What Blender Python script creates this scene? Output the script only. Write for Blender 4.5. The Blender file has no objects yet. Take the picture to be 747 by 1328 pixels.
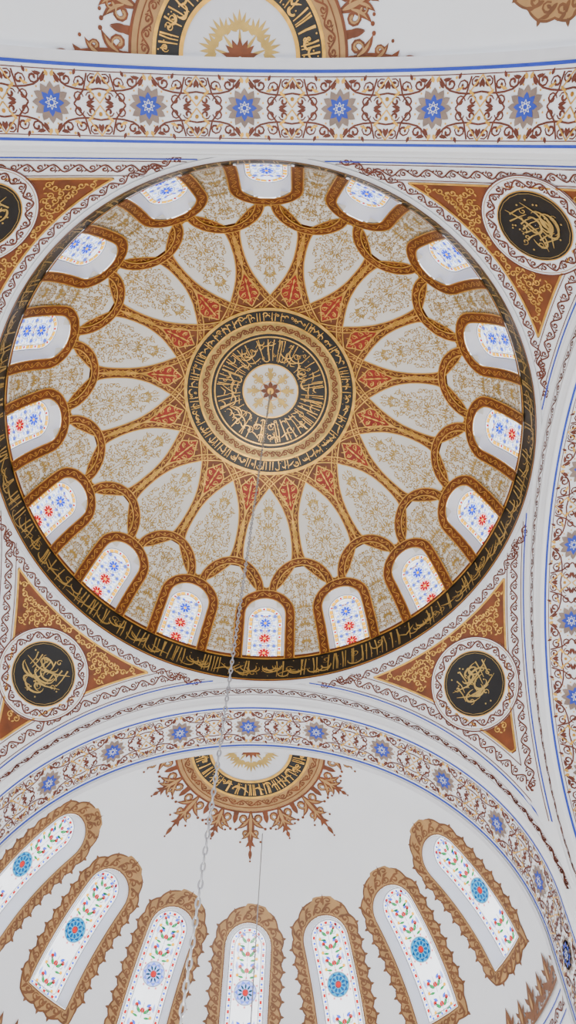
import bpy, numpy as np, random
from math import *
from mathutils import Matrix
ZOOM=None
R=8.0; Z0=1.6; H=22.13+Z0; HD=7.102
rad=np.radians
# ---------------------------------------------------------------- materials
MATS={}
def mat(name,col,rough=.6,metal=0.,var=.08,scale=3.,bump=0.):
    m=bpy.data.materials.new(name); m.use_nodes=True; nt=m.node_tree; b=nt.nodes['Principled BSDF']
    b.inputs['Roughness'].default_value=rough; b.inputs['Metallic'].default_value=metal
    tc=nt.nodes.new('ShaderNodeTexCoord'); n=nt.nodes.new('ShaderNodeTexNoise'); n.inputs['Scale'].default_value=scale; n.inputs['Detail'].default_value=4
    nt.links.new(tc.outputs['Object'],n.inputs['Vector'])
    r=nt.nodes.new('ShaderNodeValToRGB'); nt.links.new(n.outputs['Fac'],r.inputs['Fac'])
    r.color_ramp.elements[0].position=.3; r.color_ramp.elements[1].position=.7
    r.color_ramp.elements[0].color=tuple(max(0,c*(1-var)) for c in col)+(1,)
    r.color_ramp.elements[1].color=tuple(min(1,c*(1+var)) for c in col)+(1,)
    nt.links.new(r.outputs['Color'],b.inputs['Base Color'])
    MATS[name]=m; return m
def glass(name,col,diff=.12):
    m=bpy.data.materials.new(name); m.use_nodes=True; nt=m.node_tree; nt.nodes.clear()
    o=nt.nodes.new('ShaderNodeOutputMaterial'); t=nt.nodes.new('ShaderNodeBsdfTransparent'); g=nt.nodes.new('ShaderNodeBsdfGlossy')
    g.inputs['Roughness'].default_value=.15
    tc=nt.nodes.new('ShaderNodeTexCoord'); n=nt.nodes.new('ShaderNodeTexNoise'); n.inputs['Scale'].default_value=5
    nt.links.new(tc.outputs['Object'],n.inputs['Vector'])
    r=nt.nodes.new('ShaderNodeValToRGB'); nt.links.new(n.outputs['Fac'],r.inputs['Fac'])
    r.color_ramp.elements[0].color=tuple(c*.85 for c in col)+(1,); r.color_ramp.elements[1].color=tuple(col)+(1,)
    nt.links.new(r.outputs['Color'],t.inputs['Color'])
    mx=nt.nodes.new('ShaderNodeMixShader'); mx.inputs[0].default_value=.03
    nt.links.new(t.outputs[0],mx.inputs[1]); nt.links.new(g.outputs[0],mx.inputs[2]); nt.links.new(mx.outputs[0],o.inputs['Surface'])
    MATS[name]=m; return m
mat('white',(.81,.83,.85),.7,var=.02,scale=.6)
mat('cream',(.82,.80,.73),.65,var=.03,scale=.6)
mat('white2',(.68,.69,.72),.6,var=.03)
mat('brown',(.165,.042,.009),.45,.1,var=.3,scale=2.5)
mat('brown_line',(.12,.025,.009),.6,var=.15)
mat('framebrown',(.17,.065,.020),.55,var=.2)
mat('tan',(.40,.22,.075),.55,var=.15)
mat('gold',(.76,.42,.075),.33,.6,var=.25,scale=4)
mat('palegold',(.50,.33,.085),.38,.35,var=.2,scale=3)
mat('black',(.004,.004,.0035),.4,var=.3)
mat('blue',(.02,.05,.42),.6,var=.1)
mat('greyblue',(.24,.17,.13),.6,var=.2)
mat('red',(.30,.020,.008),.55,var=.2)
mat('lead',(.40,.41,.46),.6,var=.05)
mat('steel',(.40,.40,.41),.35,.7,var=.1)
mat('carpet',(.55,.53,.51),.9,var=.15,scale=1)
glass('g_clear',(.88,.92,1.0)); glass('g_yellow',(.95,.44,.006)); glass('g_red',(.52,.012,.012)); glass('g_blue',(.06,.13,.72)); glass('g_teal',(.003,.29,.52))
glass('g_green',(.02,.27,.07)); glass('g_lilac',(.38,.47,.92)); glass('g_pink',(.85,.30,.32))
# ---------------------------------------------------------------- mesh collector
class O:
    def __init__(s): s.V=[];s.F=[];s.n=0
    def add(s,V,F,m):
        V=np.asarray(V,float).reshape(-1,3);F=np.asarray(F,int)
        s.V.append(V);s.F.append((F+s.n,m));s.n+=len(V)
    def merge(s,o,ang=0.):
        c,q=cos(ang),sin(ang);A=np.array([[c,-q,0],[q,c,0],[0,0,1]])
        if not o.V:return
        V=np.concatenate(o.V)@A.T; n0=s.n
        s.V.append(V);s.n+=len(V)
        for F,m in o.F: s.F.append((F+n0,m))
    def build(s,name,parent=None):
        V=np.concatenate(s.V);me=bpy.data.meshes.new(name)
        mats=sorted(set(m for _,m in s.F))
        for m in mats: me.materials.append(MATS[m])
        L=np.concatenate([F.ravel() for F,_ in s.F]);C=np.concatenate([np.full(len(F),F.shape[1]) for F,_ in s.F])
        MI=np.concatenate([np.full(len(F),mats.index(m)) for F,m in s.F])
        me.vertices.add(len(V));me.vertices.foreach_set('co',V.ravel())
        me.loops.add(len(L));me.loops.foreach_set('vertex_index',L.astype(np.int32))
        me.polygons.add(len(C));st=np.concatenate([[0],np.cumsum(C)[:-1]])
        me.polygons.foreach_set('loop_start',st.astype(np.int32));me.polygons.foreach_set('loop_total',C.astype(np.int32))
        me.polygons.foreach_set('material_index',MI.astype(np.int32))
        me.update(calc_edges=True);me.validate()
        ob=bpy.data.objects.new(name,me);bpy.context.collection.objects.link(ob)
        if parent: ob.parent=parent
        return ob
def gridF(n,m):
    i,j=np.meshgrid(np.arange(n-1),np.arange(m-1),indexing='ij');b=(i*m+j).ravel()
    return np.stack([b,b+1,b+m+1,b+m],-1)
def patch(o,f,U,V,h,m,mask=None):
    U,V=np.broadcast_arrays(np.asarray(U,float),np.asarray(V,float))
    P=f(U,V,h);F=gridF(*U.shape)
    if mask is not None:
        uc=(U[:-1,:-1]+U[1:,1:])/2;vc=(V[:-1,:-1]+V[1:,1:])/2
        F=F[mask(uc,vc).ravel()]
    o.add(P,F,m)
def rect(o,f,u0,u1,nu,v0,v1,nv,h,m,mask=None):
    u,v=np.meshgrid(np.linspace(u0,u1,nu+1),np.linspace(v0,v1,nv+1),indexing='ij');patch(o,f,u,v,h,m,mask)
def nz(a): return a/np.maximum(np.linalg.norm(a,axis=-1,keepdims=True),1e-9)
def strokes(o,f,pts,w,h,m):
    pts=np.asarray(pts,float)
    if pts.ndim==2: pts=pts[None]
    w=np.broadcast_to(np.asarray(w,float),pts.shape[:2])
    P=f(pts[...,0],pts[...,1],h);N=nz(f(pts[...,0],pts[...,1],h+.05)-P)
    T=nz(np.gradient(P,axis=1));S=nz(np.cross(N,T))
    A=P+S*w[...,None]/2;B=P-S*w[...,None]/2
    V=np.stack([A,B],2);b,n=pts.shape[:2]
    F=(np.arange(b)[:,None]*2*n+2*np.arange(n-1)[None]).ravel()
    o.add(V,np.stack([F,F+1,F+3,F+2],-1),m)
def strip(f,path,h0=0.):
    path=np.asarray(path,float);P=f(path[:,0],path[:,1],h0);N=nz(f(path[:,0],path[:,1],h0+.05)-P)
    T=nz(np.gradient(P,axis=0))
    if np.linalg.norm(P[0]-P[-1])<1e-6:
        t=nz(P[1]-P[-2]);T[0]=t;T[-1]=t
    S=nz(np.cross(N,T));cs=np.concatenate([[0],np.cumsum(np.linalg.norm(np.diff(P,axis=0),axis=1))])
    def I(s,A): return np.stack([np.interp(s,cs,A[:,k]) for k in range(3)],-1)
    def g(s,q,h=0.):
        s=np.asarray(s,float);q=np.asarray(q,float);s,q=np.broadcast_arrays(s,q)
        return I(s,P)+I(s,S)*q[...,None]+I(s,N)*h
    return g,cs[-1]
def smooth(p,it=3):
    p=np.asarray(p,float)
    for _ in range(it):
        q=[p[0]]
        for a,b in zip(p[:-1],p[1:]): q+=[a*.75+b*.25,a*.25+b*.75]
        q.append(p[-1]);p=np.array(q)
    return p
NN=11; TT=np.linspace(0,1,NN)
class M:
    def __init__(s,p=None,w=None): s.p=p or [];s.w=w or []
    def line(s,pts,w=.03,taper=None):
        pts=np.asarray(pts,float);k=np.linspace(0,1,len(pts))
        s.p.append(np.stack([np.interp(TT,k,pts[:,0]),np.interp(TT,k,pts[:,1])],-1))
        s.w.append(w*(np.ones(NN) if taper is None else taper));return s
    def spiral(s,x,y,r,a0,d=1,turns=1.25,w=.035):
        a=a0+d*2*pi*turns*TT;q=r*(1-.82*TT)
        s.p.append(np.stack([x+q*np.cos(a),y+q*np.sin(a)],-1));s.w.append(w*(.55+.9*TT));return s
    def leaf(s,x,y,a,l,w,bend=0.):
        b=a+bend*(TT-.5);dx=np.cos(b);dy=np.sin(b)
        px=x+np.concatenate([[0],np.cumsum(dx[:-1])])*l/(NN-1);py=y+np.concatenate([[0],np.cumsum(dy[:-1])])*l/(NN-1)
        s.p.append(np.stack([px,py],-1));s.w.append(w*np.sin(pi*np.clip(TT,.02,.98)**.75));return s
    def disc(s,x,y,r):
        s.p.append(np.stack([x-r+2*r*TT,y+0*TT],-1));s.w.append(2*r*np.sqrt(np.clip(1-(2*TT-1)**2,0,1)));return s
    def circ(s,x,y,r,w):
        for k in (0,1): 
            a=pi*k+pi*TT*1.02;s.p.append(np.stack([x+r*np.cos(a),y+r*np.sin(a)],-1));s.w.append(w*np.ones(NN))
        return s
    def xf(s,dx=0,dy=0,sc=1,rot=0,mx=1,my=1):
        c,q=cos(rot),sin(rot);r=M()
        for p,w in zip(s.p,s.w):
            x=p[:,0]*mx*sc;y=p[:,1]*my*sc
            r.p.append(np.stack([c*x-q*y+dx,q*x+c*y+dy],-1));r.w.append(w*sc)
        return r
    def __iadd__(s,o): s.p=s.p+o.p;s.w=s.w+o.w;return s
    def draw(s,o,f,h,m,ws=1.,wadd=0.):
        if s.p: strokes(o,f,np.array(s.p),np.array(s.w)*ws+wadd,h,m)
def fill(inside,xr,yr,sp,seed=1,w=.03,sym=True,skip=0.):
    rnd=random.Random(seed);A=M();j=0;y=yr[0]+sp/2
    while y<yr[1]:
        x=(sp*.5 if sym else xr[0]+sp*.5)+(sp*.15 if j%2 else 0);i=0
        while x<xr[1]:
            xx=x+rnd.uniform(-.1,.1)*sp;yy=y+rnd.uniform(-.12,.12)*sp
            if inside(xx,yy) and inside(xx+sp*.35,yy) and inside(xx-sp*.3,yy) and rnd.random()>=skip:
                d=1 if (i+j)%2 else -1;a=rnd.uniform(0,6.28)
                A.spiral(xx,yy,sp*.46,a,d,1.2,w)
                A.leaf(xx+cos(a)*sp*.4,yy+sin(a)*sp*.4,a+d*1.2,sp*.6,sp*.22,1.)
                A.leaf(xx+cos(a+2.5)*sp*.38,yy+sin(a+2.5)*sp*.38,a+2.5+.6*d,sp*.45,sp*.19,-1.)
            x+=sp;i+=1
        y+=sp;j+=1
    if sym: A+=A.xf(mx=-1)
    return A
def running(L,amp,per,w,lead=True):
    n=max(1,round(L/per));per=L/n;A=M()
    for i in range(n):
        s=1 if i%2 else -1;x0=i*per
        A.line([(x0+per*t,s*amp*.75*sin(pi*t)) for t in np.linspace(0,1,7)],w)
        A.spiral(x0+per*.5,-s*amp*.15,amp*.62,pi/2*s,s,1.15,w)
        if lead: A.leaf(x0+per*.12,-s*amp*.3,-s*1.2,amp*.75,amp*.3,.8); A.leaf(x0+per*.85,s*amp*.4,s*.6,amp*.6,amp*.3,.8)
    return A
def callig(L,Hh,seed,step=.25,w=.07):
    rnd=random.Random(seed);A=M();x=0
    while x<L-.3*Hh:
        k=rnd.random();w0=w*Hh
        if k<.45: A.line([(x,.10*Hh),(x+.03*Hh,.5*Hh),(x+rnd.uniform(-.02,.1)*Hh,.96*Hh)],w0,.6+.6*TT)
        elif k<.7:
            r=rnd.uniform(.16,.3)*Hh;cy=rnd.uniform(.25,.7)*Hh
            A.line([(x+r+r*cos(a),cy+r*.8*sin(a)) for a in np.linspace(pi*.9,pi*2.15,9)],w0,.4+1.2*np.sin(pi*TT))
        elif k<.88: A.line([(x-.2*Hh,rnd.uniform(.2,.8)*Hh),(x+.1*Hh,rnd.uniform(.3,.45)*Hh),(x+.45*Hh,rnd.uniform(.3,.75)*Hh)],w0,.4+1.1*np.sin(pi*TT))
        else: A.spiral(x,rnd.uniform(.25,.75)*Hh,.16*Hh,rnd.uniform(0,6),1,1.1,w0*.8)
        if rnd.random()<.6: A.disc(x+rnd.uniform(0,.2)*Hh,rnd.uniform(.08,.95)*Hh,w0*.5)
        x+=step*Hh*rnd.uniform(.6,1.2)
    return A
# ---------------------------------------------------------------- surfaces
def dome(az,e,h=0.):
    a=rad(np.asarray(az,float));e=rad(np.asarray(e,float));ce,se=np.cos(e),np.sin(e)
    P=np.stack([ce*np.sin(a)*R,ce*np.cos(a)*R,H+HD*se+0*a],-1)
    n=nz(np.stack([ce*np.sin(a)/R,ce*np.cos(a)/R,se/HD+0*a],-1));return P-n*h
KD=.1317
def dl(x,y,h=0.):
    e=np.asarray(y)/KD;return dome(np.asarray(x)/(R*np.cos(rad(e))*.0174533),e,h)
def dm(s,q,h=0.,r0=2.):
    return dome(np.degrees(np.asarray(s)/r0),np.degrees(np.arccos(np.clip((np.asarray(q))/R,0,1))),h)
YS=10.1;SA,SC=7.9,7.15
def sd(b,e,h=0.):
    b=rad(np.asarray(b,float));e=rad(np.asarray(e,float));ce,se=np.cos(e),np.sin(e)
    P=np.stack([SA*ce*np.sin(b),YS+SA*ce*np.cos(b),H-8+SC*se+0*b],-1)
    n=nz(np.stack([ce*np.sin(b)/SA,ce*np.cos(b)/SA,se/SC+0*b],-1));return P-n*h
CSH=0.
def csd(b,e,h=0.):
    P=sd(b,e,0.);x=P[...,0]+CSH;y=P[...,1]-YS
    z=SC*np.sqrt(np.maximum(1-(x/SA)**2-(y/SA)**2,0));n=nz(np.stack([x/SA**2,y/SA**2,z/SC**2],-1))
    return np.stack([x,y+YS,z+H-8],-1)-n*h
KS=.1316
def arch(s,t,h=0.):
    s=np.asarray(s,float);t=np.asarray(t,float);s,t=np.broadcast_arrays(s,t)
    a=np.clip(s/7.35,-pi/2,pi/2);ex=np.maximum(np.abs(s)-7.35*pi/2,0)
    P=np.stack([7.7*np.sin(a),8+t,H-8+7.0*np.cos(a)-ex],-1);n=nz(np.stack([np.sin(a)/7.7,0*a,np.cos(a)/7],-1));return P-n*h
RS=R*sqrt(2)
def bandorn(o,g,L,w,h,base='brown',edge='gold',orn='gold',per=.3,q0=0.,ew=.045):
    n=max(4,int(L/.12))
    rect(o,g,0,L,n,q0-w/2,q0+w/2,2,h,base)
    for q in (q0-w/2,q0+w/2): rect(o,g,0,L,n,q-ew/2,q+ew/2,1,h+.012,edge)
    if orn:
        A=running(L,w*.29,per,.019,False);A.xf(dy=q0).draw(o,g,h+.008,orn)
# ---------------------------------------------------------------- window
def outline(hw,y0,y1,n=18,closed=True):
    ys=y1-hw;p=[(-hw,y) for y in np.linspace(y0,ys,12)[:-1]]
    p+=[(-hw*cos(a),ys+hw*sin(a)) for a in np.linspace(0,pi,n)]
    p+=[(hw,y) for y in np.linspace(ys,y0,12)[1:]]
    if closed: p+=[(x,y0) for x in np.linspace(hw,-hw,5)[1:]]
    return np.array(p)
def inwin(x,y,hw,y0,y1):
    x=np.abs(x);ys=y1-hw
    return (y>y0)&(x<hw)&((y<ys)|((x**2+(y-ys)**2)<hw*hw))
def window(f,hw,y0,y1,kind,dep=.38,spl=.13,alt=0):
    o=O();A=outline(hw,y0,y1);B=outline(hw-spl,y0+spl,y1-spl)
    P=f(A[:,0],A[:,1],.03);Q=f(B[:,0],B[:,1],-dep);n=len(A)
    i=np.arange(n-1);o.add(np.concatenate([P,Q]),np.stack([i,i+1,i+1+n,i+n],-1),'white')
    hw2=hw-spl;a0,a1=y0+spl,y1-spl
    ys=np.concatenate([np.linspace(a0,a1-hw2,14),a1-hw2+hw2*np.sin(np.linspace(0,pi/2,10))[1:]])
    wd=np.where(ys<=a1-hw2+1e-6,hw2,np.sqrt(np.maximum(hw2**2-(ys-(a1-hw2))**2,1e-6)))
    U=wd[:,None]*np.linspace(-1,1,7)[None];patch(o,f,U,ys[:,None]+0*U,-dep,'g_clear')
    h=-dep+.02
    g,L=strip(f,outline(hw2-.02,a0+.02,a1-.02),h);rect(o,g,0,L,90,-.02,.02,1,0,'lead')
    g,L=strip(f,outline(hw2-.17,a0+.17,a1-.17),h);rect(o,g,0,L,80,-.012,.012,1,0,'lead')
    gb,L=strip(f,outline(hw2-.105,a0+.105,a1-.105),h-.01)
    nb=int(L/.17);C=M();D=M();E=M()
    for k in range(nb):
        s=(k+.5)*L/nb
        if kind=='dome':
            if k%3<2: C.line([(s-.075,0),(s+.075,0)],.12)
            else: D.disc(s,0,.045)
        else:
            if k%2: C.line([(s-.05,0),(s+.05,0)],.08)
            else: D.disc(s,0,.04)
        E.line([(s+L/nb/2,-.06),(s+L/nb/2,.06)],.014)
    C.draw(o,gb,0,'g_yellow' if kind=='dome' else 'g_red');D.draw(o,gb,0,'g_red' if kind=='dome' else 'g_blue');E.draw(o,gb,.01,'lead')
    hi=hw2-.17;c1=a1-.17-hi;Ld=M();Rd=M();Bl=M();Ye=M();Gr=M();Te=M();Pk=M();Li=M()
    if kind=='dome':
        cy=[a0+.5,a0+1.15,a0+1.80];nr=0 if alt else 2
        for k,y in enumerate(cy):
            for j in range(8):
                a=j*pi/4+pi/8
                (Pk if k<nr else Li).leaf(.05*cos(a),y+.05*sin(a),a,.2,.13)
                Li.leaf(.26*cos(a),y+.26*sin(a),a,.15,.12)
            for j in range(8): a=j*pi/4;(Rd if k<nr else Bl).leaf(.04*cos(a),y+.04*sin(a),a,.2,.08)
            Ld.circ(0,y,.245,.022);Ye.disc(0,y,.05);Ld.circ(0,y,.42,.014)
            for j in range(8):
                a=j*pi/4;Ld.line([(.235*cos(a),y+.235*sin(a)),(min(hi,.42)*cos(a),y+.34*sin(a))],.018)
        for y in (a0+.15,a0+.82,a0+1.47,a0+2.08):
            for sx in(-1,1):
                Bl.disc(sx*.33,y,.07);Ld.circ(sx*.33,y,.09,.016);Bl.leaf(sx*.08,y,pi/2-sx*1.2,.15,.06)
                Rd.disc(sx*.05,y,.03)
            Ld.line([(-hi,y),(hi,y)],.014)
    else:
        H2=c1-a0;mid=a0+H2*.60
        T1=Te if alt==0 else Li
        for j in range(10):
            a=j*pi/5;T1.leaf(.08*cos(a),mid+.08*sin(a),a,.26,.20)
        T1.circ(0,mid,.30,.10)
        if alt:
            for j in range(10): a=j*pi/5+.3;Gr.leaf(.1*cos(a),mid+.1*sin(a),a,.16,.05)
        Rd.disc(0,mid,.10);Ld.circ(0,mid,.355,.025);Ld.circ(0,mid,.11,.015);Ld.circ(0,mid,.25,.010)
        for j in range(12): a=j*pi/6;Pk.disc(.41*cos(a),mid+.41*sin(a),.035)
        for y,s in((a0+.35,1),(a0+.9,1),(a0+1.45,1),(mid+.62,1),(mid+1.1,1),(mid+1.5,.8)):
            if y>a1-.35 or abs(y-mid)<.5: continue
            Rd.disc(0,y,.075*s);Ld.line([(0,y-.22),(0,y+.22)],.016)
            for sx in(-1,1):
                Gr.leaf(sx*.05,y-.08,pi/2-sx*.7,.26,.10,sx*.6);Rd.disc(sx*.22,y+.1,.062*s);Bl.leaf(sx*.1,y+.12,pi/2-sx*.9,.17,.09)
                Ld.spiral(sx*.22,y,.15,0,sx,1.1,.016);Ye.disc(sx*.3,y-.14,.05);Gr.leaf(sx*.1,y-.2,pi/2-sx*1.4,.2,.07);Li.leaf(sx*.33,y+.02,pi/2,.25,.09)
    for m_,A_ in(('g_red',Rd),('g_blue',Bl),('g_yellow',Ye),('g_green',Gr),('g_teal',Te),('g_lilac',Li),('g_pink',Pk)): A_.draw(o,f,h-.01,m_)
    Ld.draw(o,f,h,'lead')
    return o
# ---------------------------------------------------------------- DOME
D=O()
WH,WY0,WY1=.75,9.2*KD,30*KD
def dmask(az,e):
    a=(az+11.25)%22.5-11.25;x=a*.0174533*R*np.cos(rad(e));return ~inwin(x,e*KD,WH+.07,WY0-.05,WY1+.07)
rect(D,dome,0,360,480,0,89.7,120,0,'cream',dmask)
sec=O()
rect(sec,dome,-11.25,11.25,12,33,67.2,30,.008,'brown',lambda a,e:~inwin(a*.0174533*R*np.cos(rad(e)),e*KD,WH+.07,WY0,WY1+.07))
e=np.concatenate([np.linspace(27,33,3),33+6.3*np.sin(np.linspace(0,pi/2,10))[1:]])
hwv=np.where(e<=33,8.0,8.0*np.sqrt(np.maximum(1-((e-33)/6.35)**2,0)))
U=11.25+hwv[:,None]*np.linspace(-1,1,9)[None];patch(sec,dome,U,e[:,None]+0*U,.016,'cream')
pet=smooth([(0,33.2),(2.6,34.2),(5.5,37.6),(8.9,41.2),(9.5,44.5),(9.6,48),(9.3,52),(7.8,56.2),(4.6,60),(0,63.2)],3)
pe=np.linspace(33.3,63.1,34);ph=np.interp(pe,pet[:,1],pet[:,0])
U=ph[:,None]*np.linspace(-1,1,9)[None];patch(sec,dome,U,pe[:,None]+0*U,.018,'cream')
def inpet(x,y):
    e=y/KD
    if e<37 or e>60:return False
    return abs(x)<np.interp(e,pet[:,1],pet[:,0])*.0174533*R*cos(rad(e))-.20
fill(inpet,(0.03,2),(36.6*KD,60.5*KD),.23,3,.032).draw(sec,dl,.026,'palegold')
A=M()
for e_ in(39,45,51,56):
    y=e_*KD
    for q in(0,.6,-.6,1.2,-1.2): A.leaf(.07*sin(q),y+.07*cos(q),pi/2-q,.22,.06,-q*.4)
A.line([(0,36*KD),(0,60*KD)],.022)
A.draw(sec,dl,.028,'palegold')
def ipf(x,y,h=0.):
    e=np.asarray(y)/KD;return dome(11.25+np.asarray(x)/(R*np.cos(rad(e))*.0174533),e,h)
def inip(x,y):
    e=y/KD
    if e<11 or e>37.5:return False
    if e<29: w=.44
    elif e<33: w=.47+.08*(e-29)
    else: w=.85*sqrt(max(0,1-((e-33)/5.6)**2))
    return abs(x)<w
fill(inip,(0.02,1.2),(10.8*KD,38*KD),.22,5,.031).draw(sec,ipf,.026,'palegold')
A=M()
for e_ in(14,20,26,33):
    for q in(0,.6,-.6,1.2,-1.2): A.leaf(.06*sin(q),e_*KD+.06*cos(q),pi/2-q,.2,.06,-q*.4)
A.line([(0,10.6*KD),(0,37*KD)],.022)
A.draw(sec,ipf,.028,'palegold')
full=np.concatenate([pet,[(-4,64.8),(-8,66),(-13,66.9)]]);full=np.concatenate([pet[:-3],smooth(full[-6:],2)])
for sx in(1,-1):
    p=full*np.array([sx,1]);g,L=strip(dome,p,0);c=dome(0,48.)
    sg=1 if np.linalg.norm(g(np.array([L*.3]),np.array([.3]))[0]-c)>np.linalg.norm(g(np.array([L*.3]),np.array([-.3]))[0]-c) else -1
    bandorn(sec,g,L,.22,.034+.004*sx,q0=sg*.10,per=.24,ew=.04)
g,L=strip(dome,[(11.25,v) for v in np.linspace(40,56,12)]);rect(sec,g,0,L,14,-.02,.02,1,.05,'gold')
rr=[(55.6,.1),(58.5,4.0),(61,8.2),(62.5,8.0),(64,4.2),(65.8,.1)];re_=np.linspace(55.6,65.8,14);rw=np.interp(re_,[a for a,b in rr],[b for a,b in rr])
U=11.25+rw[:,None]*np.linspace(-1,1,5)[None]*.66;patch(sec,dome,U,re_[:,None]+0*U,.045,'red')
A=M()
for y,s in((57.2,.25),(59.1,.32),(61.1,.34),(63,.2)):
    A.leaf(0,y*KD,pi/2,s*1.0,.06)
    for q in(-1,1): A.spiral(q*.17*s/.3,y*KD+.13,.1,0,q,1.1,.024).leaf(q*.1,y*KD+.05,pi/2-q*.9,.25,.045,q)
A.draw(sec,ipf,.052,'gold')
p=[(11.25+w*.67,e_) for e_,w in rr]+[(11.25-w*.67,e_) for e_,w in rr[::-1]]
g,L=strip(dome,np.array(p));rect(sec,g,0,L,40,-.02,.02,1,.055,'gold')
t=np.linspace(0,pi,30);p=np.stack([11.25-9.2*np.cos(t),32.2+8.6*np.sin(t)],-1);g,L=strip(dome,p);bandorn(sec,g,L,.27,.060,per=.26,ew=.04)
g,L=strip(dl,outline(WH+.17,8.6*KD,WY1+.17,closed=False));bandorn(sec,g,L,.34,.070,per=.28,ew=.04)
for k in range(16): D.merge(sec,-k*pi/8)
rect(D,dome,0,360,240,0.05,8.8,3,.03,'black')
for a,b in((.0,.25),(8.6,9.1)): rect(D,dome,0,360,240,a,b,1,.045,'gold')
callig(2*pi*8,.98,11,.2,.040).draw(D,lambda s,q,h=0.:dome(np.degrees(s/8),.6+q/KD,h),.045,'palegold')
callig(2*pi*8,.98,12,.35,.032).draw(D,lambda s,q,h=0.:dome(np.degrees(s/8),.6+q/KD,h),.05,'palegold')
rect(D,dome,0,360,240,9.1,10.0,1,.03,'brown')
def ring(r0,r1,m,h,o=D): 
    r=np.linspace(r0,r1,5);az=np.linspace(0,360,121);rr_,aa=np.meshgrid(r,az,indexing='ij');patch(o,dome,aa,np.degrees(np.arccos(rr_/R)),h,m)
ring(3.07,3.18,'gold',.07);ring(2.66,3.07,'black',.06);ring(2.60,2.67,'gold',.075);ring(2.24,2.6,'palegold',.06);ring(2.20,2.25,'gold',.075);ring(2.1,2.2,'black',.07);ring(2.05,2.10,'gold',.075)
ring(1.03,2.06,'black',.065);ring(1.0,1.05,'gold',.075);ring(.01,1.0,'cream',.06)
callig(2*pi*2.85,.36,21,.34,.08).draw(D,lambda s,q,h=0.:dm(s,3.04-q,h,2.85),.075,'gold')
L=2*pi*2.42;running(L,.13,.24,.05).draw(D,lambda s,q,h=0.:dm(s,2.42+q,h,2.42),.075,'brown')
for sd_,st in((22,.27),(23,.34)): callig(2*pi*1.55,.95,sd_,st,.028).draw(D,lambda s,q,h=0.:dm(s,1.07+q,h,1.55),.08,'gold')
callig(2*pi*1.8,.5,27,.42,.05).draw(D,lambda s,q,h=0.:dm(s,1.53+q,h,1.8),.08,'gold')
callig(2*pi*1.3,.42,29,.6,.05).draw(D,lambda s,q,h=0.:dm(s,1.08+q,h,1.3),.08,'gold')
A=M()
for k in range(8):
    for j in(-1,1):
        B=M();B.spiral(.62,j*.14,.12,pi,j,1.2,.035).leaf(.38,0,j*.45,.35,.09,j*.7).leaf(.7,j*.02,j*.3,.22,.08);A+=B.xf(rot=k*pi/4)
    A+=M().leaf(.4,0,0,.5,.12).xf(rot=k*pi/4)
def flat(x,y,h=0.):
    x=np.asarray(x);y=np.asarray(y);return dome(np.degrees(np.arctan2(x,y)),np.degrees(np.arccos(np.clip(np.hypot(x,y)/R,0,1))),h)
A.draw(D,flat,.085,'palegold')
A=M().disc(0,0,.2)
for k in range(8): A+=M().leaf(.12,0,0,.26,.16).xf(rot=k*pi/4)
A.draw(D,flat,.095,'brown');M().disc(0,0,.12).draw(D,flat,.11,'gold');ring(.36,.39,'gold',.09)
def rimp(r,z):
    n=240;a=np.linspace(0,2*pi,n+1);return np.stack([r*np.sin(a),r*np.cos(a),np.full(n+1,z)],-1)
prof=[(8.0,H+.02),(7.97,H+.02),(7.97,H-.04),(8.0,H-.06),(8.03,H-.13),(8.08,H-.13)]
V=np.stack([rimp(*p) for p in prof]);D.add(V,gridF(len(prof),241),'white2')
V=np.stack([rimp(7.975,H+.05),rimp(7.955,H-.0),rimp(7.965,H-.05)]);D.add(V,gridF(3,241),'brown')
D.build('dome')
for k in range(16):
    w=window(dl,WH,WY0,WY1,'dome',alt=1 if 5<=k<=11 else 0);o=O();o.merge(w,-k*pi/8);o.build('window_%d'%(k+1))
# ---------------------------------------------------------------- PENDENTIVES
PO=O()
a=np.linspace(0.01,89.99,91);v=np.linspace(0,1,16);AA,VV=np.meshgrid(a,v,indexing='ij')
def pen(a_,r,h=0.):
    a_=rad(a_);z=np.sqrt(np.maximum(RS**2-r**2,0));P=np.stack([r*np.sin(a_),r*np.cos(a_),z],-1);return P*(1-h/RS)+np.array([0,0,H-8])
rm=8/np.maximum(np.sin(rad(AA)),np.cos(rad(AA)));patch(PO,pen,AA,8+(rm-8)*VV,0,'white')
RI,XI=8.36,7.50
a1=degrees(acos(XI/RI));a=np.linspace(a1+.3,90-a1-.3,50);AA,VV=np.meshgrid(a,v,indexing='ij')
rm=XI/np.maximum(np.sin(rad(AA)),np.cos(rad(AA)));patch(PO,pen,AA,RI+(rm-RI)*VV,.012,'brown')
PRR=9.42
cdir=np.array([PRR/sqrt(2),PRR/sqrt(2),sqrt(RS**2-PRR**2)]);cdir/=np.linalg.norm(cdir);e1=np.array([1,-1,0])/sqrt(2);e2=np.cross(cdir,e1)
if e2[2]<0:e2=-e2
def tm(p,q,h=0.):
    p=np.asarray(p,float)[...,None];q=np.asarray(q,float)[...,None];d=nz(cdir*RS+p*e1+q*e2);return d*(RS-h)+np.array([0,0,H-8])
def inpen(x,y):
    if hypot(x,y)<1.5:return False
    P=tm(x,y);r=hypot(P[0],P[1]);return r>RI+.08 and max(P[0],P[1])<XI-.08 and P[2]>H-8
fill(inpen,(0,6),(-6,3),.24,8,.036).draw(PO,tm,.024,'gold')
b=[];aa=np.linspace(a1,90-a1,40)
for x in aa: b.append((x,RI))
for x in aa[::-1]: b.append((x,XI/max(sin(rad(x)),cos(rad(x)))))
b.append(b[0]);g,L=strip(pen,np.array(b));rect(PO,g,0,L,200,-.03,.03,1,.03,'gold')
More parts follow.
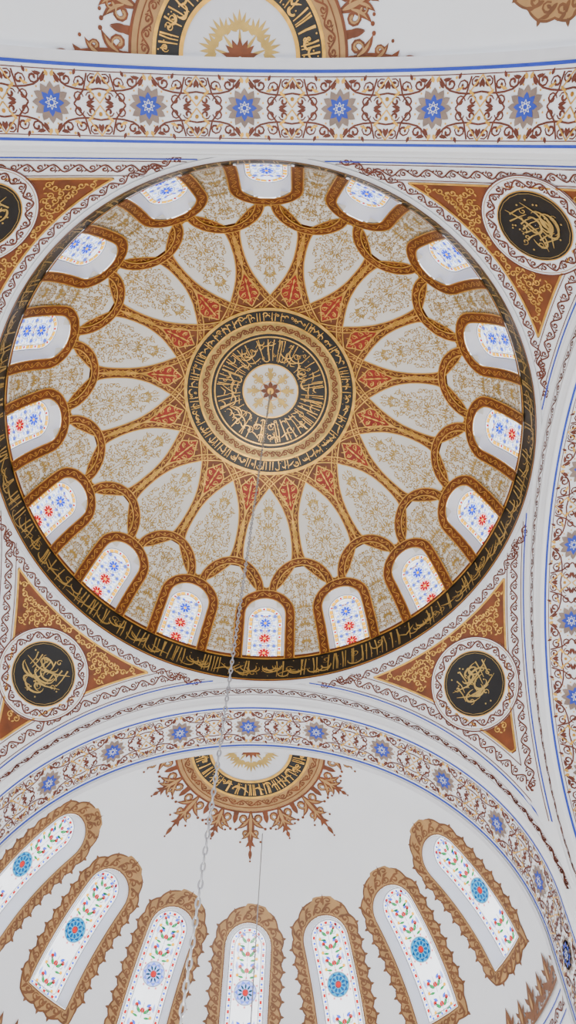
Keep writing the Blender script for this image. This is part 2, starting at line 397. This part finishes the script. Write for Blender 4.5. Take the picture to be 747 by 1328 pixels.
p=[(x,8.23) for x in np.linspace(14,76,60)];g,L=strip(pen,np.array(p));running(L,.14,.3,.04).draw(PO,g,.02,'brown_line')
for sgn in(0,1):
    for xx,kind in((7.73,'s'),(7.96,'b'),(7.56,'t'),(7.9,'t')):
        p=[]
        for t in np.linspace(0,1,60):
            lo=degrees(acos(xx/8.12)) if xx<8.12 else 0
            x=lo+(45-lo)*t;p.append((x if not sgn else 90-x,xx/cos(rad(x))))
        g,L=strip(pen,np.array(p))
        if kind=='s': running(L,.15,.32,.042).draw(PO,g,.02,'brown_line')
        elif kind=='b': rect(PO,g,0,L,70,-.02,.02,1,.02,'blue')
        else: rect(PO,g,0,L,70,-.012,.012,1,.02,'brown_line')
PR=O()
def disk(o,f,r0,r1,m,h):
    r,a_=np.meshgrid(np.linspace(r0,r1,6),np.linspace(0,2*pi,73),indexing='ij');patch(o,f,r*np.cos(a_),r*np.sin(a_),h,m)
disk(PR,tm,0.01,1.47,'white',.03);disk(PR,tm,.01,1.0,'black',.045);disk(PR,tm,.99,1.02,'gold',.055);disk(PR,tm,1.43,1.47,'brown_line',.04);disk(PR,tm,1.37,1.39,'tan',.04)
L=2*pi*1.21;B=running(L,.14,.3,.045);B.draw(PR,lambda s,q,h=0.:tm((1.21+q)*np.cos(s/1.21),(1.21+q)*np.sin(s/1.21),h),.045,'brown_line')
for k in range(4):
    o=O();o.merge(PO,-k*pi/2);o.build('pendentive' if k==0 else 'pendentive.%03d'%k)
    rnd=random.Random(140+k);A=M()
    for j in range(8):
        x=-.55+j*.155+rnd.uniform(-.03,.03);y=rnd.uniform(-.35,.05);A.line([(x,y),(x+.03,y+.25),(x+.02+rnd.uniform(-.05,.05),y+rnd.uniform(.4,.6))],.035,.5+.8*TT)
    for j in range(9):
        x=rnd.uniform(-.4,.4);y=rnd.uniform(-.45,.4);r=rnd.uniform(.16,.36);s0=rnd.choice((.9,.9,0.,.4))
        A.line([(x+r*cos(q),y+.65*r*sin(q)) for q in np.linspace(pi*s0,pi*(s0+1.2),9)],.045,.25+1.1*np.sin(pi*TT))
    A.line([(-.75,.15),(-.2,.05),(.3,.2),(.72,.42)],.04,.3+1.*np.sin(pi*TT)).line([(.7,-.1),(.2,-.3),(-.35,-.25),(-.72,-.05)],.04,.3+1.*np.sin(pi*TT))
    for j in range(16):
        a_=rnd.uniform(0,6.28);r=rnd.uniform(.2,.78);A.disc(r*cos(a_),r*sin(a_),.025)
    for j in range(6): a_=rnd.uniform(0,6.28);r=rnd.uniform(.35,.65);A.spiral(r*cos(a_),r*sin(a_),.1,a_,1,1,.025)
    A.circ(0,0,.94,.012)
    q=O();q.merge(PR);A.draw(q,tm,.06,'palegold');o=O();o.merge(q,-k*pi/2);o.build('calligraphy_roundel' if k==0 else 'calligraphy_roundel.%03d'%k)
# ---------------------------------------------------------------- ARCHES
LEG=7.35*pi/2
mp=[(0,0),(.12,0),(.12,.05),(.22,.05),(.26,.08),(.68,.08),(.68,.13),(.78,.13),(.82,.18),(.92,.18),(1,.22),(1,.24)]
s=np.concatenate([[-LEG-16],np.linspace(-LEG,LEG,121),[LEG+16]])
al=np.clip(s/7.35,-pi/2,pi/2);ex=np.maximum(np.abs(s)-LEG,0)
def face(s,q,h=0.):
    s=np.asarray(s,float);q=np.asarray(q,float);s,q=np.broadcast_arrays(s,q);k=.47-q;a=np.clip(s/7.5,-pi/2,pi/2)
    return np.stack([(8-.3*k)*np.sin(a),8.08-h+0*a,H-8+(8-k)*np.cos(a)],-1)
PER=2.15
tile=M();tg=M()
for sx in(-1,1):
    for sy in(-1,1):
        q=M()
        q.spiral(.36,.48,.14,2,1,1.3,.045);q.spiral(.66,.44,.14,4,-1,1.3,.045);q.spiral(.93,.50,.12,1,1,1.3,.045)
        q.spiral(.60,.14,.12,0,1,1.2,.045);q.spiral(.88,.15,.11,3,-1,1.2,.045)
        q.line([(.1,.60),(.3,.36),(.55,.30),(.8,.28),(1.075,.32)],.04);q.line([(.50,0),(.73,.28),(.82,.62)],.04)
        q.leaf(.18,.57,.2,.2,.08,.8);q.leaf(.53,.57,1.2,.14,.07);q.leaf(.77,.02,.2,.2,.08);q.leaf(1.03,.4,1.3,.2,.08);q.leaf(.2,.4,2.2,.2,.08)
        tile+=q.xf(mx=sx,my=sy)
        q=M();q.line([(1.075,.64),(.82,.33),(1.075,.02)],.03);q.leaf(.48,.36,.5,.2,.06,1).leaf(.79,.36,-.5,.18,.06,1).disc(1.075,.2,.045).disc(.48,.6,.03);q.leaf(.04,.52,1.2,.14,.08);tg+=q.xf(mx=sx,my=sy)
XOS=[-.36,.15,.33,0.]
af=lambda s,q,h=0.:arch(s,1.08+np.asarray(q),h)
for kk in range(4):
    AR=O()
    V=np.stack([np.stack([(8-.3*k)*np.sin(al),np.full_like(al,8+t),H-8+(8-k)*np.cos(al)-ex],-1) for k,t in mp]);AR.add(V,gridF(len(mp),len(s)),'white')
    B=running(7.5*pi,.15,.34,.045).xf(dx=-7.5*pi/2);B.draw(AR,face,.012,'brown_line')
    for q in(-.19,.19): rect(AR,face,-7.5*pi/2,7.5*pi/2,100,q-.012,q+.012,1,.012,'brown_line')
    rect(AR,arch,-LEG,LEG,150,.24,2.12,6,0,'white')
    for a_,b_ in((-LEG-16,-LEG),(LEG,LEG+16)): rect(AR,arch,a_,b_,8,.24,2.12,2,0,'white')
    rect(AR,arch,-LEG-4,LEG+4,160,1.92,2.12,1,.05,'white2')
    for t0,t1,m_ in((.30,.36,'blue'),(1.82,1.89,'blue'),(.42,.44,'brown_line'),(1.73,1.75,'brown_line')): rect(AR,arch,-LEG-4,LEG+4,140,t0,t1,1,.01,m_)
    pb,pg,pgr,pbl,pw=M(),M(),M(),M(),M()
    for k in range(-6,7):
        x=XOS[kk]+k*PER;pb+=tile.xf(dx=x);pg+=tg.xf(dx=x)
        for j in range(12): a=j*pi/6;pgr.leaf(x+.22*cos(a),.22*sin(a),a,.20,.15)
        for j in range(12): a=j*pi/6+pi/12;pg.disc(x+.43*cos(a),.43*sin(a),.022)
        pgr.disc(x,0,.32);pbl.disc(x,0,.17)
        for j in range(8): a=j*pi/4;pbl.leaf(x+.08*cos(a),.08*sin(a),a,.20,.13);pw.line([(x+.14*cos(a),.14*sin(a)),(x+.14*cos(a+pi/4*3),.14*sin(a+pi/4*3))],.010)
    pb.draw(AR,af,.012,'brown_line');pg.draw(AR,af,.018,'gold');pgr.draw(AR,af,.022,'greyblue');pbl.draw(AR,af,.03,'blue');pw.draw(AR,af,.036,'white')
    o=O();o.merge(AR,-kk*pi/2);o.build('arch' if kk==0 else 'arch.%03d'%kk)
# ---------------------------------------------------------------- SEMI DOMES
BS=24.8
SWH,SY0,SY1=.74,12.8*KS,43.9*KS
def wloc(b0):
    def f(x,y,h=0.):
        e=np.asarray(y)/KS;return sd(b0+np.asarray(x)/(SA*np.cos(rad(e))*.0174533),e,h)
    return f
BETS=[[bo+BS*k for k in range(-3,4)] for bo in(-2.5,0,0,0)]
def smask_for(BET):
    def smask(b,e):
        m=np.ones(b.shape,bool)
        for b0 in BET: m&=~inwin((b-b0)*.0174533*SA*np.cos(rad(e)),e*KS,SWH+.07,SY0-.07,SY1+.07)
        return m
    return smask
FRM=O();f=wloc(0.);ol=outline(SWH,SY0,SY1)
g,L=strip(f,ol,0);c=f(0,(SY0+SY1)/2)
sg=1 if np.linalg.norm(g(np.array([L*.2]),np.array([.3]))[0]-c)>np.linalg.norm(g(np.array([L*.2]),np.array([-.3]))[0]-c) else -1
n=400;ss=np.linspace(0,L,n);top=SY1-SY0-SWH+SWH*pi/2
def oww(ss): return .40+.085*np.abs(np.sin(ss/L*pi*24))+.36*np.exp(-((ss-top)/.22)**2)+.10*np.exp(-((ss-top)/.55)**2)
ow=oww(ss)
Q=np.stack([0*ow+.03,ow*.5,ow],-1)*sg;S=ss[:,None]+0*Q;patch(FRM,g,S,Q,.02,'framebrown')
Q=np.stack([0*ow+.07,ow*.5,ow-.055],-1)*sg;patch(FRM,g,S,Q,.026,'tan')
A=M();nk=int(L/.26)
for k in range(nk):
    x=(k+.5)*L/nk;d=1 if k%2 else -1
    A.spiral(x,sg*.22,.12,k*1.3,d,1.2,.055);A.leaf(x+.1,sg*.12,sg*1.1,.26,.09,.6);A.leaf(x-.05,sg*.30,sg*.7,.2,.08,-.6)
A.spiral(top-.10,sg*.5,.09,0,1,1,.05).spiral(top+.10,sg*.5,.09,pi,-1,1,.05).leaf(top,sg*.35,sg*pi/2,.35,.08)
A.draw(FRM,g,.034,'framebrown')
A=M();nk=24
for k in range(nk): A.leaf((k+.5)*L/nk,sg*.42,sg*pi/2,.16,.09)
A.leaf(top,sg*.72,sg*pi/2,.26,.12);A.draw(FRM,g,.028,'framebrown')
rect(FRM,g,0,L,120,-.02,.03,1,.04,'white2')
def rotb(o,deg_):
    r=O();V=np.concatenate(o.V)-np.array([0,YS,0]);a=-rad(deg_);c_,q_=cos(a),sin(a)
    V=V@np.array([[c_,-q_,0],[q_,c_,0],[0,0,1]]).T+np.array([0,YS,0]);r.V=[V];r.n=len(V);r.F=list(o.F);return r
def flatten(o):
    r=O();r.merge(o);return r
FRM=flatten(FRM)
def sp(s,q,h=0.): return csd(np.degrees(np.asarray(s)/(SA*sin(rad(12)))),90-12-np.asarray(q)/.137,h)
def sf(x,y,h=0.):
    x=np.asarray(x,float);y=np.maximum(np.asarray(y,float),1e-4);return csd(np.degrees(np.arctan2(x,y)),90-np.hypot(x,y)/.137,h)
for kk in range(4):
    SD=O();BET=BETS[kk];rect(SD,sd,-90,90,240,0,90,120,0,'white',smask_for(BET))
    for b0 in BET:
        r=rotb(FRM,b0);SD.merge(r)
    CSH=[-.30,0,.45,0][kk]
    def sring(p0,p1,m_,h): rect(SD,csd,-90,90,90,90-p1,90-p0,4,h,m_)
    sring(0,9.5,'white2',.02);sring(9.5,10.2,'gold',.05);sring(10.2,14.0,'black',.04);sring(14.0,14.6,'gold',.05);sring(14.6,18,'tan',.04);sring(18,18.5,'brown',.05);sring(16.9,17.1,'brown',.055)
    LL=pi*SA*sin(rad(12))
    callig(LL,.5,31,.3,.07).xf(dx=-LL/2,dy=-.25).draw(SD,sp,.055,'gold');callig(LL,.5,33,.4,.06).xf(dx=-LL/2,dy=-.25).draw(SD,sp,.055,'gold')
    running(LL,.12,.22,.04).xf(dx=-LL/2,dy=.52).draw(SD,sp,.055,'brown')
    A=M()
    for a in(90,52,18,128,162):
        for q in(0,.35,-.35,.7,-.7,1.1,-1.1): A+=M().leaf(.52+.07*cos(q),.07*sin(q),q,.40-.1*abs(q),.085).xf(rot=rad(a))
        A+=M().leaf(.2,0,0,.45,.07).xf(rot=rad(a))
    A.draw(SD,sf,.03,'palegold')
    A=M()
    for a in(90,65,115,40,140,15,165): A+=M().leaf(.05,0,0,.38,.14).xf(rot=rad(a))
    A.draw(SD,sf,.04,'brown')
    r18=18.2*.137;A=M();Bt=M()
    for i,a in enumerate(np.arange(-90,91,22.5)):
        lng=1.12 if i%2==0 else .75
        q=M();q.leaf(0,0,0,1.35*lng,.26)
        for s_ in(-1,1):
            q.spiral(.28,s_*.24,.20,-s_*1.5,s_,1.1,.11);q.spiral(.72*lng,s_*.17,.14,-s_*1.5,s_,1.1,.09)
            q.leaf(.25,s_*.05,s_*.9,.62,.18,s_*.9).leaf(.62*lng,s_*.02,s_*.8,.46,.15,s_*.9).leaf(.95*lng,0,s_*.7,.30,.11,s_*.8)
            q.disc(.66,s_*.52,.05).disc(1.0*lng,s_*.36,.04).leaf(.0,s_*.40,s_*.35,.5,.16,-s_*.9)
        q.leaf(1.25*lng,0,0,.32*lng,.13).disc(1.6*lng,0,.035)
        A+=q.xf(dx=r18-.04).xf(rot=rad(90-a))
        t=M();t.leaf(.1,0,0,.85*lng,.11)
        for s_ in(-1,1): t.spiral(.28,s_*.24,.18,-s_*1.5,s_,1.,.045).leaf(.3,s_*.08,s_*.9,.45,.07,s_*.9).leaf(.66*lng,s_*.03,s_*.8,.34,.06,s_*.9).spiral(.72*lng,s_*.17,.13,-s_*1.5,s_,1.,.035)
        Bt+=t.xf(dx=r18-.04).xf(rot=rad(90-a))
    A.draw(SD,sf,.024,'brown');Bt.draw(SD,sf,.036,'tan')
    o=O();o.merge(SD,-kk*pi/2);o.build('semi_dome' if kk==0 else 'semi_dome.%03d'%kk)
n=17
WS=[flatten(window(wloc(0.),SWH,SY0,SY1,'semi',alt=q)) for q in(0,1)]
for k in range(4):
    for j,b0 in enumerate(BETS[k]):
        o=O();o.merge(rotb(WS[1 if j in(2,3) else 0],b0),-k*pi/2);o.build('window_%d'%n);n+=1
# apse walls
def cyl(b,z,h=0.):
    b=rad(np.asarray(b,float));z=np.asarray(z,float);b,z=np.broadcast_arrays(b,z);return np.stack([(SA-h)*np.sin(b),YS+(SA-h)*np.cos(b),z],-1)
WL=O();ZS=H-8
rect(WL,cyl,-90,90,120,0,ZS,82,0,'white',lambda b,z:~((z<10.5)&(z>.4)&(np.abs((b+15)%30-15)<11.5)))
g=lambda s,q,h=0.:cyl(np.degrees(s/SA),ZS+np.asarray(q),h)
A=M();Bt=M()
for k in range(-20,21):
    x=k*.6;sc=1. if k%2 else .8;q=M()
    q.leaf(0,-.45,pi/2,1.05,.30)
    for s_ in(-1,1): q.leaf(0,-.3,pi/2-s_*.9,.55,.18,s_*.8).leaf(0,.0,pi/2-s_*.7,.4,.13,s_*.8).spiral(s_*.16,-.38,.12,0,s_,1.1,.08)
    A+=q.xf(dx=x,sc=sc);A.line([(x-.31,-.45),(x+.31,-.45)],.09);Bt.leaf(x,-.2,pi/2,.5,.10)
A.draw(WL,g,.06,'framebrown');Bt.draw(WL,g,.07,'tan')
LW=pi*SA;running(LW,.15,.34,.045).xf(dx=-LW/2,dy=-.95).draw(WL,g,.02,'brown_line')
for q in(-.7,-1.2): rect(WL,g,-LW/2,LW/2,90,q-.02,q+.02,1,.02,'blue')
for k,nm in enumerate(('wall_front','wall_right','wall_back','wall_left')):
    o=O();o.merge(WL,-k*pi/2);o.build(nm)
F=O();F.add([(-40,-40,0),(40,-40,0),(40,40,0),(-40,40,0)],[(0,1,2,3)],'carpet');F.build('floor')
# ---------------------------------------------------------------- chandelier chain, unseen light ring added under it
def torus(o,c,rx,rz,r,ang,m_,nu=14,nv=6):
    u,v_=np.meshgrid(np.linspace(0,2*pi,nu+1),np.linspace(0,2*pi,nv+1),indexing='ij')
    x=(rx+r*np.cos(v_))*np.cos(u);z=(rz+r*np.cos(v_))*np.sin(u);y=r*np.sin(v_)
    P=np.stack([x*cos(ang)-y*sin(ang),x*sin(ang)+y*cos(ang),z],-1)+np.array(c);o.add(P,gridF(nu+1,nv+1),m_)
CH=O();z=H+HD-.1;k=0
while z>5.0: torus(CH,(0,0,z),.026,.075,.013,(k%2)*pi/2,'steel');z-=.13;k+=1
CH.build('chandelier_chain')
def tube(o,P,r,m_,nv=8):
    P=np.array(P,float);T=nz(np.gradient(P,axis=0));up=np.array([.3,.9,.1]);A_=nz(np.cross(T,up));B_=np.cross(T,A_);v_=np.linspace(0,2*pi,nv+1)
    V=P[:,None]+r*(A_[:,None]*np.cos(v_)[None,:,None]+B_[:,None]*np.sin(v_)[None,:,None]);o.add(V,gridF(len(P),nv+1),m_)
LC=O();zt=sd(2.,66.)
tube(LC,[(zt[0],zt[1],zt[2]-.0),(zt[0],zt[1],12),(zt[0],zt[1],4.5)],.018,'steel');LC.build('lamp_cable')
CD=O()
mat('lampglass',(.9,.88,.8),.3)
for rr_,zz in((2.4,4.2),(1.5,4.5)):
    torus_pts=[(rr_*cos(a),rr_*sin(a),zz) for a in np.linspace(0,2*pi,49)];tube(CD,torus_pts,.04,'gold')
for j in range(16):
    a=j*pi/8;c=np.array([2.4*cos(a),2.4*sin(a),4.35]);u,v_=np.meshgrid(np.linspace(0,pi,9),np.linspace(0,2*pi,13),indexing='ij')
    CD.add(np.stack([.13*np.sin(u)*np.cos(v_),.13*np.sin(u)*np.sin(v_),.16*np.cos(u)],-1)+c,gridF(9,13),'lampglass')
    tube(CD,[(2.4*cos(a),2.4*sin(a),4.2),(1.5*cos(a),1.5*sin(a),4.5),(0,0,5.05)],.012,'gold')
CDO=CD.build('added_chandelier')  # unseen fixture, added at the chain's end to carry the fill lights
for j in range(8):
    a=j*pi/4+.2;l=bpy.data.lights.new('fill_lamp','POINT');l.energy=800;l.color=(1,.97,.91);l.shadow_soft_size=.25  # added fill lights out of view, brightening the vault evenly from below
    ob=bpy.data.objects.new('fill_lamp',l);ob.location=(2.7*cos(a),2.7*sin(a),4.75);bpy.context.collection.objects.link(ob);ob.parent=CDO
w=bpy.data.worlds.new('World');bpy.context.scene.world=w;w.use_nodes=True;nt=w.node_tree;bg=nt.nodes['Background']
tc=nt.nodes.new('ShaderNodeTexCoord');sx=nt.nodes.new('ShaderNodeSeparateXYZ');rp=nt.nodes.new('ShaderNodeValToRGB')
nt.links.new(tc.outputs['Generated'],sx.inputs[0])
mr=nt.nodes.new('ShaderNodeMapRange');mr.inputs['From Min'].default_value=-1;mr.inputs['From Max'].default_value=1;nt.links.new(sx.outputs['Y'],mr.inputs['Value']);nt.links.new(mr.outputs[0],rp.inputs['Fac'])
rp.color_ramp.elements[0].position=.2;rp.color_ramp.elements[1].position=.7
rp.color_ramp.elements[0].color=(.66,.76,.98,1);rp.color_ramp.elements[1].color=(1,.985,.955,1)
nt.links.new(rp.outputs['Color'],bg.inputs['Color']);bg.inputs['Strength'].default_value=3.5
# ---------------------------------------------------------------- camera
cam=bpy.data.cameras.new('camera');co=bpy.data.objects.new('camera',cam);bpy.context.collection.objects.link(co)
t,yaw,roll=.4228,.02803,.0457
d=np.array([0,sin(t),cos(t)]);u=np.array([0,-cos(t),sin(t)]);r=np.array([1.,0,0])
r2=cos(roll)*r+sin(roll)*u;u2=-sin(roll)*r+cos(roll)*u
Mz=np.array([[cos(yaw),-sin(yaw),0],[sin(yaw),cos(yaw),0],[0,0,1]]);r2,u2,d=Mz@r2,Mz@u2,Mz@d
co.matrix_world=Matrix(((r2[0],u2[0],-d[0],1.088),(r2[1],u2[1],-d[1],-8.167),(r2[2],u2[2],-d[2],Z0),(0,0,0,1)))
cam.sensor_fit='VERTICAL';cam.sensor_height=36;cam.lens=1040/1328*36
if ZOOM:
    z,px,py=ZOOM;cam.lens*=z;cam.shift_x=z*(px-373.5)/1328;cam.shift_y=z*(664-py)/1328
bpy.context.scene.camera=co
